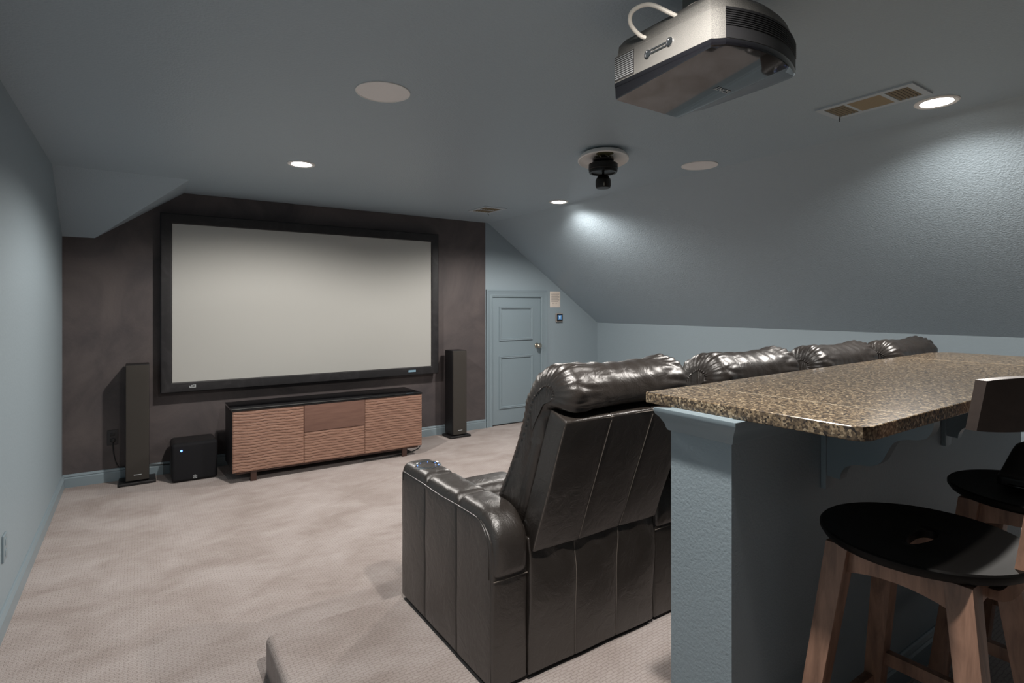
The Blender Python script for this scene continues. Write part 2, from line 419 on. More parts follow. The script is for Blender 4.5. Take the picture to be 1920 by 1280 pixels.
# ---------------- projection screen ----------------
sc = thing('projection_screen', 'large wall-mounted projection screen in a wide black frame', 'projection screen', (.24, D, .795))
SW, SH = 2.443, 1.37
bm = bmesh.new(); box(bm, 0, SW, -.092, -.086, 0, SH); finish('screen_surface', bm, m_screen, sc, smooth=False)
bm = bmesh.new(); prof = [(.004, -.06), (-.002, -.098), (-.012, -.104), (-.08, -.104), (-.088, -.098), (-.088, -.05), (-.02, -.05)]
rs = []
for sx, sz, cx_, cz_ in ((1, 1, 0, 0), (-1, 1, SW, 0), (-1, -1, SW, SH), (1, -1, 0, SH), (1, 1, 0, 0)):
    rs.append([(cx_+sx*a_, y_, cz_+sz*a_) for a_, y_ in prof])
rings(bm, rs, False); bmesh.ops.remove_doubles(bm, verts=bm.verts, dist=1e-5); finish('frame', bm, m_frame, sc)
bm = bmesh.new()
for x0, x1, z0, z1 in ((.02, SW-.02, .02, .1), (.02, SW-.02, SH-.1, SH-.02), (.02, .1, .1, SH-.1), (SW-.1, SW-.02, .1, SH-.1)): box(bm, x0, x1, -.0855, -.0002, z0, z1)
finish('mounting_rail', bm, m_blackmetal, sc, smooth=False)
bm = bmesh.new()
def plate(x0, x1, z0, z1, y=-.1048): box(bm, x0, x1, y-.0015, y+.001, z0, z1)
plate(.128, .176, -.052, -.047); plate(.128, .134, -.047, -.034); plate(.142, .15, -.044, -.028); plate(.153, .176, -.03, -.026); plate(.17, .176, -.047, -.03); plate(.157, .166, -.043, -.036)
tag(finish('maker_badge', bm, m_label, sc, smooth=False), 'small silver badge')
bm = bmesh.new(); plate(2.17, 2.255, -.052, -.03); tag(finish('maker_badge', bm, mat('blue_badge', srgb(150, 185, 205), .3, .3), sc, smooth=False), 'pale blue badge')

# ---------------- media console ----------------
co = thing('media_console', 'low walnut media console with black glass top under the screen', 'console', (.632, 5.02, 0))
CW = 1.68
bm = bmesh.new(); box(bm, 0, CW, .022, .44, .10, .592, .003); tag(finish('body', bm, m_box, co), 'black veneer carcass')
bm = bmesh.new(); box(bm, -.004, CW+.002, -.004, .445, .592, .607, .003); tag(finish('top', bm, m_glass, co), 'black glass top')
def ripple(x0, x1, z0, z1, name):
    nx = int((x1-x0)/.006); nz = int((z1-z0)/.0028); bm = bmesh.new(); vv = []
    for j in range(nz+1):
        row = []
        for i in range(nx+1):
            x = x0+(x1-x0)*i/nx; z = z0+(z1-z0)*j/nz
            wz = z+.008*noise.noise(Vector((x*7, z*3, 1.3)))+.004*noise.noise(Vector((x*22, z*26, 5)))
            k = (wz/.0235) % 1.0
            y = -.0012+.0035*(k**2)+.0065*max(0, (k-.82)/.18)
            y += .0008*noise.noise(Vector((x*60, z*60, 0)))
            e_ = min(i, nx-i, j, nz-j)
            if e_ == 0: y = .004
            row.append(bm.verts.new((x, y, z)))
        vv.append(row)
    for j in range(nz):
        for i in range(nx): bm.faces.new((vv[j][i], vv[j][i+1], vv[j+1][i+1], vv[j+1][i]))
    box(bm, x0, x1, .0042, .022, z0, z1)
    return finish(name, bm, m_walnut, co, angle=60, recalc=False)
ripple(.003, .562, .088, .588, 'door'); ripple(1.108, CW-.002, .088, .588, 'door'); ripple(.566, 1.104, .088, .352, 'drawer')
bm = bmesh.new(); box(bm, .566, 1.104, -.002, .022, .356, .588, .002); tag(finish('drop_front', bm, m_walnut_plain, co), 'plain smooth walnut flap')
bm = bmesh.new(); box(bm, .03, CW-.03, .03, .4, .066, .10, .002); finish('plinth_rail', bm, m_walnut_dark, co)
for x_ in (.14, CW-.2):
    for y_ in (.012, .36):
        bm = bmesh.new(); box(bm, x_, x_+.045, y_, y_+.02, 0, .07 if y_ > .1 else .088, .001); finish('leg', bm, m_walnut_dark, co)

# cable lying beneath the console
bm = bmesh.new(); tube(bm, catmull([(1.75, 5.10, .006), (1.95, 5.08, .007), (2.2, 5.12, .006), (2.34, 5.2, .006), (2.42, 5.3, .006)]), .005)
tag(finish('cable', bm, m_blackplastic), 'black cable lying on the carpet beneath the walnut console', 'cable')

# ---------------- tower speakers and subwoofer ----------------
def tower(x, y, label, wd, ztop, rz=0):
    t = thing('tower_speaker', label, 'speaker', (x, y, 0), rz, 'tall tower speakers either side of the screen')
    h_ = wd/2
    bm = bmesh.new(); rbox(bm, -.128, .128, -.11, .10, 0, .024, .006, (4, 4, 1), 2); finish('base_plate', bm, m_box, t)
    bm = bmesh.new(); rbox(bm, -h_, h_, -.072, .105, .028, ztop, .003, (4, 4, 8), 2); finish('cabinet', bm, m_box, t)
    bm = bmesh.new(); rbox(bm, -h_+.002, h_-.002, -.09, -.0725, .034, ztop-.004, .004, (4, 1, 8), 2); tag(finish('grille', bm, m_cloth, t), 'dark brown-grey cloth grille')
    bm = bmesh.new(); box(bm, -.025, .028, -.0925, -.0895, .078, .083); tag(finish('badge', bm, m_label, t, smooth=False), 'thin silver badge')
    return t
tower(-.008, 5.55, 'black tower speaker left of the screen, near the left wall', .162, .975)
tower(2.955, 5.51, 'black tower speaker right of the console, before the attic door', .172, .962)
sb = thing('subwoofer', 'black cube subwoofer with blue light between tower speaker and console', 'subwoofer', (.39, 5.317, 0))
bm = bmesh.new(); rbox(bm, -.168, .168, .02, .32, .012, .318, .035, (6, 6, 6), 5); finish('cabinet', bm, m_box, sb)
bm = bmesh.new(); rbox(bm, -.166, .168, -.006, .05, .004, .318, .024, (6, 2, 6), 5, (0, 0, .004, 0, 0, 0)); finish('grille', bm, m_cloth2, sb)
bm = bmesh.new(); lathe(bm, [(.001, .006), (.006, .005), (.008, 0)], n=14); bmesh.ops.rotate(bm, verts=bm.verts, matrix=Matrix.Rotation(math.pi/2, 3, 'X')); bmesh.ops.translate(bm, verts=bm.verts, vec=(-.098, -.010, .262))
tag(finish('power_light', bm, m_led, sb), 'glowing blue light')
bm = bmesh.new()
for a_ in ((-.014, .014, .024, .028), (-.014, -.011, .028, .047), (.011, .014, .028, .047), (-.014, .014, .045, .048), (-.006, .006, .033, .041), (-.004, .004, .048, .053)):
    box(bm, a_[0], a_[1], -.0135, -.0095, a_[2], a_[3])
tag(finish('badge', bm, m_label, sb, smooth=False), 'square silver badge')
for sx in (-.12, .12):
    for sy in (.06, .27): bm = bmesh.new(); lathe(bm, [(.014, 0), (.014, .014)], (sx, sy, 0), 12); finish('foot', bm, m_blackplastic, sb)

# wall outlets
ou = thing('wall_outlet', 'black wall outlet behind the left tower speaker', 'outlet', (-.18, D, .30))
bm = bmesh.new(); rbox(bm, -.038, .038, -.006, 0, 0, .125, .003, (2, 1, 2), 2); finish('cover_plate', bm, mat('dark_plate', srgb(48, 46, 48), .4), ou)
for z_ in (.026, .074): bm = bmesh.new(); rbox(bm, -.017, .017, -.009, -.005, z_, z_+.028, .002, (1, 1, 1), 1); finish('receptacle', bm, m_blackplastic, ou)
bm = bmesh.new(); rbox(bm, -.19, -.162, 5.658, D-.0095, .325, .355, .005, (2, 2, 2), 2)
tube(bm, catmull([(-.176, 5.665, .335), (-.176, 5.668, .29), (-.166, 5.668, .2), (-.14, 5.666, .12), (-.10, 5.6665, .112), (.05, 5.6615, .109), (.16, 5.66, .09), (.24, 5.657, .08), (.30, 5.652, .07)]), .0035)
tag(finish('power_cord', bm, m_blackplastic), 'thin black power cord plugged in behind the left tower speaker', 'cord')
ou = thing('wall_outlet', 'blue painted outlet plate on the left wall near the floor', 'outlet', (XL, 3.36, .305))
bm = bmesh.new(); rbox(bm, 0, .008, -.04, .04, 0, .12, .003, (1, 2, 2), 2); finish('cover_plate', bm, m_trim, ou)
for z_ in (.022, .072): bm = bmesh.new(); rbox(bm, .006, .011, -.018, .018, z_, z_+.028, .002, (1, 1, 1), 1); finish('receptacle', bm, m_trim, ou)

# ---------------- ceiling fittings ----------------
ll = ['lit recessed downlight over the left of the screen', 'lit recessed downlight near the ceiling vent by the door wall', 'lit recessed downlight beside the long ceiling vent above the bar',
      'lit recessed downlight overhead left of the projector']
for (lx, ly), lab in zip(LAMPS, ll):
    t = thing('recessed_downlight', lab, 'ceiling light', (lx, ly, H), 0, 'recessed downlights in the flat ceiling')
    bm = bmesh.new(); lathe(bm, [(.092, 0), (.092, -.004), (.086, -.008), (.068, -.006), (.064, -.001), (.064, 0)], n=48, caps=False)
    finish('trim_ring', bm, m_white, t)
    bm = bmesh.new(); lathe(bm, [(.066, 0), (.066, -.0035), (.03, -.0045), (.001, -.005)], n=48); finish('lens', bm, m_lens, t)
for (sx, sy), lab in (((.945, 2.48), 'round white in-ceiling speaker in front of the projector, over the open floor'), ((3.30, 2.52), 'round white in-ceiling speaker close to the sloped ceiling')):
    t = thing('ceiling_speaker', lab, 'ceiling speaker', (sx, sy, H), 0, 'round in-ceiling speakers')
    bm = bmesh.new(); lathe(bm, [(.125, 0), (.125, -.004), (.121, -.006), (.118, -.005), (.118, 0)], n=56, caps=False); finish('rim', bm, m_white, t)
    bm = bmesh.new(); lathe(bm, [(.1185, 0), (.1185, -.0035), (.001, -.0045)], n=56); finish('grille', bm, m_offwhite, t)
def slats(bm, x0, x1, y0, y1, n_, along, z=-.004):
    for i in range(n_):
        if along == 'x':
            y = y0+(y1-y0)*(i+.5)/n_; q = box(bm, x0, x1, y-.0025, y+.0025, z-.006, z+.002)
            bmesh.ops.rotate(bm, verts=q, cent=(0, y, z), matrix=Matrix.Rotation(.6, 3, 'X'))
        else:
            x = x0+(x1-x0)*(i+.5)/n_; q = box(bm, x-.0025, x+.0025, y0, y1, z-.006, z+.002)
            bmesh.ops.rotate(bm, verts=q, cent=(x, 0, z), matrix=Matrix.Rotation(.6, 3, 'Y'))
def vent(name, lab, x, y, W, Ln, cells):
    t = thing(name, lab, 'vent', (x, y, H), 0)
    bm = bmesh.new(); box(bm, .004, W-.004, .004, Ln-.004, -.003, -.0005); tag(finish('backing', bm, m_dark, t, smooth=False), 'dark sheet for the shaded vent inside')  # flat dark sheet stands in for the shade behind the louvres
    bm = bmesh.new(); ys = [0]+[q for c in cells for q in (c[0], c[1])]+[Ln]; m_ = .03
    for a_, b_ in zip(ys[::2], ys[1::2]): box(bm, m_, W-m_, a_, b_, -.009, 0)
    box(bm, 0, m_, 0, Ln, -.009, 0); box(bm, W-m_, W, 0, Ln, -.009, 0)
    finish('frame', bm, m_ventblue, t, smooth=False)
    for (a_, b_, n_, al) in cells:
        bm = bmesh.new(); slats(bm, m_, W-m_, a_, b_, n_, al); finish('louvres', bm, m_vent, t, smooth=False)
    bm = bmesh.new(); tube(bm, [(W-.03, Ln-.03, -.008), (W-.028, Ln-.028, -.022), (W-.012, Ln-.02, -.026)], .0025, 6); finish('damper_lever', bm, m_blackmetal, t)
    return t
vent('ceiling_vent', 'long three-section ceiling vent beside the downlight above the bar', 2.85, 1.05, .225, .43, [(.03, .125, 6, 'x'), (.145, .29, 12, 'y'), (.305, .40, 6, 'x')])
vent('ceiling_vent', 'small ceiling vent above the corner of the screen wall', 2.855, 4.72, .26, .35, [(.05, .17, 7, 'y'), (.19, .30, 7, 'y')])
# dismantled ceiling fixture
t = thing('ceiling_fixture', 'black round ceiling fixture hanging from a white dished canopy', 'ceiling fixture', (2.497, 2.652, H))
bm = bmesh.new(); lathe(bm, [(.11, 0), (.11, -.028), (.02, -.028), (.02, 0)], n=40, caps=False)
tag(finish('junction_box', bm, m_duct, t), 'dusty olive ring')
bm = bmesh.new(); lathe(bm, [(.05, -.018), (.115, -.022), (.15, -.028), (.162, -.044), (.163, -.056), (.157, -.060), (.15, -.054), (.12, -.042), (.075, -.034), (.05, -.032)], n=56, caps=False)
bmesh.ops.rotate(bm, verts=bm.verts, cent=(0, 0, -.04), matrix=Matrix.Rotation(math.radians(-7), 3, Vector((.83, -.558, 0))))
tag(finish('canopy', bm, m_white, t), 'white dished canopy')
bm = bmesh.new()
for i in range(9):
    a_ = i*.7; tube(bm, catmull([(.05*math.cos(a_), .05*math.sin(a_), -.03), (.07*math.cos(a_+.2), .07*math.sin(a_+.2), -.045), (.04*math.cos(a_+.5), .04*math.sin(a_+.5), -.05)], 4), .003, 6)
finish('wires', bm, m_steel, t)
bm = bmesh.new(); lathe(bm, [(.001, -.066), (.055, -.064), (.068, -.058), (.068, -.05), (.04, -.036), (.001, -.036)], n=40); lathe(bm, [(.009, -.04), (.009, -.1)], n=14)
finish('bracket_plate', bm, m_blackmetal, t)
bm = bmesh.new(); lathe(bm, [(.001, -.074), (.08, -.074), (.093, -.080), (.094, -.114), (.091, -.117), (.091, -.128), (.088, -.136), (.076, -.136), (.074, -.129), (.03, -.129), (.001, -.129)], n=56)
finish('motor', bm, m_blackmetal, t)
bm = bmesh.new(); lathe(bm, [(.008, -.125), (.008, -.148), (.024, -.15), (.036, -.158), (.042, -.172), (.047, -.177), (.049, -.188), (.049, -.222), (.044, -.234), (.001, -.235)], n=40)
finish('lower_housing', bm, m_blackmetal, t)
bm = bmesh.new(); dv = Vector((-2.497, -2.652, 0)).normalized(); pv = Vector((-.6, -.8, 0)).normalized()*.049
tube(bm, [(pv.x, pv.y, -.205), (pv.x*1.1, pv.y*1.1, -.212), (pv.x*1.05, pv.y*1.05, -.228)], .0035, 8); finish('screw', bm, m_nickel, t)

# ---------------- projector ----------------
pj = thing('projector', 'ceiling-mounted projector with silver side and gloss black underside', 'projector', (1.3, .95, 2.16))
# plan outline, counter-clockwise, x right, y towards the screen
near = [(.0, .005), (.012, -.004)] + [(.40*t_, -.005-.050*math.sin(math.pi*min(1, t_*1.0))**.8) for t_ in [i/14 for i in range(1, 14)]] + [(.395, -.01), (.408, .012)]
far = [(.415, .10), (.415, .34), (.40, .385), (.36, .405), (.30, .42), (.14, .425), (.06, .412), (.02, .392), (0, .375)]
plan = near+far
cxp, cyp = .205, .2
def inset(p, k, kz=0): return (cxp+(p[0]-cxp)*k, cyp+(p[1]-cyp)*k)
def shell(bm, lv, mi=0):
    rings(bm, [[(*inset(p, k), z_) for p in plan] for k, z_ in lv])
bm = bmesh.new(); shell(bm, [(.985, .022), (1.0, .026), (1.0, .108), (.985, .113)]); tag(finish('silver_body', bm, m_silver, pj, angle=25), 'silver casing')
bm = bmesh.new(); shell(bm, [(.965, .113), (.95, .145), (.88, .165)]); finish('lower_tray', bm, m_silver, pj, angle=25)
def lidring(k, z_, mx=9, my=9): return [(min(inset(p, k)[0], mx), min(inset(p, k)[1], my), z_) for p in plan]
bm = bmesh.new(); rings(bm, [lidring(1.004, .025), lidring(1.006, .018), lidring(1.0, .012), lidring(.996, .008, .385, .405), [(x_, y_, z_+.0155-.085*y_) for x_, y_, z_ in lidring(.99, -.008, .325, .382)], [(x_, y_, z_+.0155-.085*y_) for x_, y_, z_ in lidring(.982, -.011, .315, .376)]]); tag(finish('gloss_lid', bm, m_gloss, pj, angle=22), 'gloss black lid')
# black wrap on the near side with vents
bm = bmesh.new(); q = [p for p in near if p[0] > .025] + far[:2]
rings(bm, [[(*inset(p, 1.004), z_) for p in q] for z_ in (.027, .111)], False, False)
rings(bm, [[(*inset(p, 1.0), z_) for p in q] for z_ in (.111, .113)], False, False)
tag(finish('rear_wrap', bm, m_blackplastic, pj, angle=30), 'matt black curved rear')
bm = bmesh.new()
for i in range(8):
    z_ = .062+i*.006
    rings(bm, [[(*inset(p, k), zz) for p in q[:-1]] for k, zz in ((1.003, z_), (1.011, z_), (1.011, z_+.0025), (1.003, z_+.0025))], False, False)
finish('rear_louvres', bm, m_blackplastic, pj, angle=30)
bm = bmesh.new()
for i in range(11):
    z_ = .034+i*.0066; box(bm, -.003, .004, .292, .372, z_, z_+.003)
tag(finish('side_vent', bm, m_sidevent, pj, smooth=False), 'silver side louvres')
bm = bmesh.new(); box(bm, -.0012, .003, .29, .374, .03, .107); tag(finish('side_vent_shade_plate', bm, m_dark, pj, smooth=False), 'dark plate for the shaded vent opening')  # shade of the vent opening is put into this plate's dark colour
bm = bmesh.new()
for y_, z_ in ((.232, .068), (.148, .073)):
    rs = [[(-xx, y_+r_*math.cos(2*math.pi*i/20), z_+r_*math.sin(2*math.pi*i/20)) for i in range(20)] for r_, xx in ((.013, -.002), (.013, .003), (.010, .004), (.009, .0015), (.001, .0015))]
    rings(bm, rs)
box(bm, -.003, .002, .16, .22, .064, .068); box(bm, -.003, .002, .16, .22, .074, .078)
finish('badge', bm, m_chrome, pj)
bm = bmesh.new(); box(bm, .1, .3, .06, .33, .163, .176, .003); box(bm, .17, .23, .16, .24, .17, .292-.0005, .003)
for x_ in (.12, .27): box(bm, x_, x_+.02, .02, .38, .16, .182, .002)
finish('ceiling_mount', bm, m_steel, pj)
bm = bmesh.new()
box(bm, .01, .035, .06, .30, .114, .124, .001); box(bm, .02, .04, .08, .12, .12, .15, .002); box(bm, .02, .045, .02, .04, .12, .155, .002)
for i in range(4): lathe(bm, [(.006, .150), (.006, .158)], (.05, .05+.03*i, 0), 10)
box(bm, .03, .06, .03, .17, .135, .151, .002)
finish('connector_bay', bm, m_steel, pj)
bm = bmesh.new(); tube(bm, catmull([(.03, .235, .124), (.0, .26, .135), (-.045, .262, .162), (-.062, .235, .185), (-.04, .19, .19), (.0, .15, .16), (.03, .13, .142)]), .0065, 10)
tube(bm, catmull([(.03, .12, .16), (.05, .10, .178), (.09, .06, .19), (.15, .05, .2)]), .005, 8)
tag(finish('cable_loop', bm, m_cable, pj), 'white cable loop')
bm = bmesh.new(); box(bm, .16, .26, .418, .43, .03, .105, .004); rs = [[(.205+r_*math.cos(2*math.pi*i/32), y_, .068+r_*math.sin(2*math.pi*i/32)) for i in range(32)] for r_, y_ in ((.036, .42), (.036, .436), (.03, .436), (.027, .43), (.001, .433))]
rings(bm, rs); finish('lens', bm, m_gloss, pj)
text_mesh('maker_name', 'SONY', .026, m_label, pj, Matrix.Translation((.262, .155, -.0101)) @ Matrix.Rotation(-math.atan(.085), 4, 'X') @ Matrix.Rotation(math.pi, 4, 'Y'))

# ---------------- bar ----------------
BX = 1.243; BY = .853; BYB = 1.045; BXE = 3.55
bm = bmesh.new(); box(bm, BX, BXE, BY, BYB, ZP-.02, 1.168); structure('wall_bar', bm, m_col, smooth=False)
bm = bmesh.new(); cp = [(0, 1.105), (.006, 1.105), (.01, 1.112), (.012, 1.122), (.022, 1.14), (.031, 1.150), (.034, 1.158), (.034, 1.1675), (0, 1.1675)]
rings(bm, [[(BX-o_, BYB+o_, z_) for o_, z_ in cp], [(BX-o_, BY-o_, z_) for o_, z_ in cp], [(BXE, BY-o_, z_) for o_, z_ in cp]])
structure('trim_3', bm, m_trim, angle=25)
baseboard('baseboard_bar', (BX-.001, BY, ZP), (BXE, BY, ZP), (0, -1, 0))
# countertop
bm = bmesh.new(); ch = .035
pts = [(1.247, 1.142), (1.251, .575), (1.262, .555), (1.285, .546), (3.66, .56), (3.71, .60), (3.70, 1.19), (3.60, 1.245)]
extrude_poly(bm, pts, 1.168, 1.2)
bmesh.ops.bevel(bm, geom=[e_ for e_ in bm.edges if abs(e_.verts[0].co.z-e_.verts[1].co.z) < 1e-4], offset=.004, segments=3, profile=.6, affect='EDGES')
ct = finish('countertop', bm, m_granite, angle=30); tag(ct, 'speckled brown granite slab on top of the blue bar wall', 'countertop')
for (xa_, ya_), (xb_, yb_) in (((1.459, 1.148), (1.497, .5525)), ((3.12, 1.222), (3.15, .562))):
    bm = bmesh.new(); q = [bm.verts.new(p) for p in ((xa_, ya_, 1.2003), (xa_+.0016, ya_, 1.2003), (xb_+.0016, yb_, 1.2003), (xb_, yb_, 1.2003))]; bm.faces.new(q)
    e_ = bmesh.ops.extrude_face_region(bm, geom=list(bm.faces))
    for v_ in e_['geom']:
        if isinstance(v_, bmesh.types.BMVert): v_.co.z -= .003
    tag(finish('slab_joint', bm, mat('joint_filler', srgb(190, 180, 160), .4), ct, smooth=False), 'pale joint line')
# corbels
prof = [(.838, 1.167), (.838, .955), (.802, .952), (.798, .972), (.785, .992), (.76, 1.004), (.72, 1.01), (.695, 1.026), (.68, 1.055), (.664, 1.085), (.64, 1.099), (.61, 1.104), (.59, 1.112), (.578, 1.13), (.573, 1.15), (.573, 1.167)]
def corbel(x, lab):
    t = thing('corbel', lab, 'bracket', (x, BY, ZP), 0, 'scrolled corbels under the bar top')
    bm = bmesh.new(); cp2 = catmull([(0, a_, b_) for a_, b_ in prof[2:]], 4)
    pp = [(a_, b_) for a_, b_ in prof[:2]]+[(q.y, q.z) for q in cp2]
    extrude_poly(bm, pp, -.02, .02, lambda a_, b_, z_: (z_, a_-BY, b_-ZP)); finish('scroll', bm, m_trim, t, angle=30)
    bm = bmesh.new(); box(bm, -.028, .028, -.016, -.0005, .915-ZP, 1.1045-ZP, .003); finish('back_plate', bm, m_trim, t)
corbel(1.703, 'blue scrolled corbel under the bar top nearest the bar end'); corbel(2.60, 'blue scrolled corbel under the bar top above the farther stool')
corbel(3.45, 'blue scrolled corbel at the far end of the bar')

# ---------------- bar stools ----------------
def make_stool(label):
    t = thing('bar_stool', label, 'stool', (0, 0, 0), 0, 'wooden bar stools at the granite bar')
    zs = .763
    bm = bmesh.new(); n_ = 72; out = []
    def ell(a_, b_, z_, ph=0): return [(a_*math.cos(2*math.pi*i/n_), b_*math.sin(2*math.pi*i/n_), z_) for i in range(n_)]
    def slot(z_, k=1.0):
        r_ = []
        for i in range(n_):
            a_ = 2*math.pi*i/n_; x = .066*k*math.copysign(abs(math.cos(a_))**.8, math.cos(a_)); y = .021*k*math.sin(a_)
            r_.append((x, y+.004*math.sin(a_*2), z_))
        return r_
    rs = [slot(zs-.03), ell(.19, .185, zs-.03), ell(.214, .208, zs-.024), ell(.222, .216, zs-.012), ell(.222, .216, zs-.004), ell(.218, .212, zs), ell(.205, .2, zs-.001), ell(.15, .145, zs-.007), ell(.09, .08, zs-.009), slot(zs-.009, 1.08), slot(zs-.012), slot(zs-.03)]
    rings(bm, rs, False); bmesh.ops.remove_doubles(bm, verts=bm.verts, dist=1e-5)
    tag(finish('seat', bm, m_seatblack, t, angle=40), 'black round seat with a hand slot')
    top = .135; bot = .21
    for sx in (-1, 1):
        for sy in (-1, 1):
            bm = bmesh.new(); bar(bm, (sx*bot, sy*bot, 0), (sx*top, sy*top*.9, zs-.03), .040, .040, .052, .052); finish('leg', bm, m_stoolwood, t)
    zr = .66
    for sy in (-1, 1):
        bm = bmesh.new(); rbox(bm, -.12, .12, sy*.128-.011, sy*.128+.011, zs-.10, zs-.0305, .002, (8, 1, 2), 1, fn=lambda p: Vector((p.x, p.y, p.z+(.018*(1-(p.x/.12)**2) if p.z < zs-.06 else 0)))); finish('apron', bm, m_stoolwood, t)
    for sx in (-1, 1):
        bm = bmesh.new(); rbox(bm, sx*.136-.011, sx*.136+.011, -.11, .11, zs-.10, zs-.0305, .002, (1, 8, 2), 1, fn=lambda p: Vector((p.x, p.y, p.z+(.018*(1-(p.y/.11)**2) if p.z < zs-.06 else 0)))); finish('apron', bm, m_stoolwood, t)
    for z_, ax in ((.24, 'x'), (.32, 'y')):
        for s_ in (-1, 1):
            k = bot+(top-bot)*z_/zs; bm = bmesh.new()
            if ax == 'x': box(bm, -k+.01, k-.01, s_*k-.012, s_*k+.012, z_-.02, z_+.02, .002)
            else: box(bm, s_*k-.012, s_*k+.012, -k+.01, k-.01, z_-.018, z_+.018, .002)
            finish('stretcher', bm, m_stoolwood, t)
    # back post: a bent blade rising behind the seat, bolted below it
    bm = bmesh.new(); path = catmull([(0, -.125, zs-.075), (0, -.165, zs-.07), (0, -.19, zs-.035), (0, -.20, zs+.03), (0, -.215, zs+.15), (0, -.235, zs+.30), (0, -.25, zs+.42)], 6)
    rs = []
    for i, p in enumerate(path):
        tt = (path[min(i+1, len(path)-1)]-path[max(i-1, 0)]).normalized(); nn = Vector((0, tt.z, -tt.y)).normalized()
        w_ = .05-.014*min(1, abs(i-14)/20); h_ = .011
        rs.append([p+Vector((sx*w_, 0, 0))+nn*(sn*h_) for sx, sn in ((-1, -1), (1, -1), (1, 1), (-1, 1))])
    rings(bm, rs); bmesh.ops.bevel(bm, geom=[e_ for e_ in bm.edges if e_.calc_face_angle(0) > .8], offset=.003, segments=2, affect='EDGES')
    finish('back_post', bm, m_stoolwood, t)
    bm = bmesh.new(); rs = []
    for i in range(25):
        u = -1+2*i/24; x = .231*u; dy = .072*u*u; z0 = zs+.305; z1 = zs+.415
        k = 1-.10*abs(u)**6
        pr_ = []
        for (y_, z_) in ((-.246, z0), (-.262, z1), (-.244, z1+.001), (-.228, z0)):
            pr_.append((x, y_+dy, z0+(z_-z0)*k+(1-k)*.05))
        rs.append(pr_)
    rings(bm, rs); bmesh.ops.bevel(bm, geom=[e_ for e_ in bm.edges if e_.calc_face_angle(0) > .8], offset=.004, segments=3, affect='EDGES')
    tag(finish('backrest', bm, m_backrest, t, angle=40), 'dark curved backrest board')
    return t
s1 = make_stool('nearest wooden bar stool, round black seat with empty hand slot, beside the bar end')
s1.location = (1.585, .565, ZP)
s2 = copy_tree(s1); s2.location = (2.245, .50, ZP); s2['label'] = 'farther bar stool behind the nearest one, black bag lying on its seat'
bag = thing('black_bag', 'small black bag with glossy trim lying on the farther stool seat', 'bag', (2.33, .50, ZP+.764))
def bagfn(p):
    z_ = p.z
    return Vector((p.x, p.y, (z_+.009)*(.35+.75*max(0, min(1, (p.x+.10)/.14)))))
bm = bmesh.new(); rbox(bm, -.13, .12, -.08, .09, -.009, .085, .018, (8, 8, 4), 4, (0, 0, 0, 0, 0, .01), fn=bagfn); finish('pouch', bm, m_blackplastic, bag)
bm = bmesh.new(); rbox(bm, -.138, -.02, -.095, .06, .0, .012, .004, (4, 4, 1), 2); finish('strap', bm, m_gloss, bag)
bm = bmesh.new(); rbox(bm, -.10, -.075, -.109, -.094, .0, .009, .003, (1, 1, 1), 1); finish('buckle', bm, m_steel, bag)

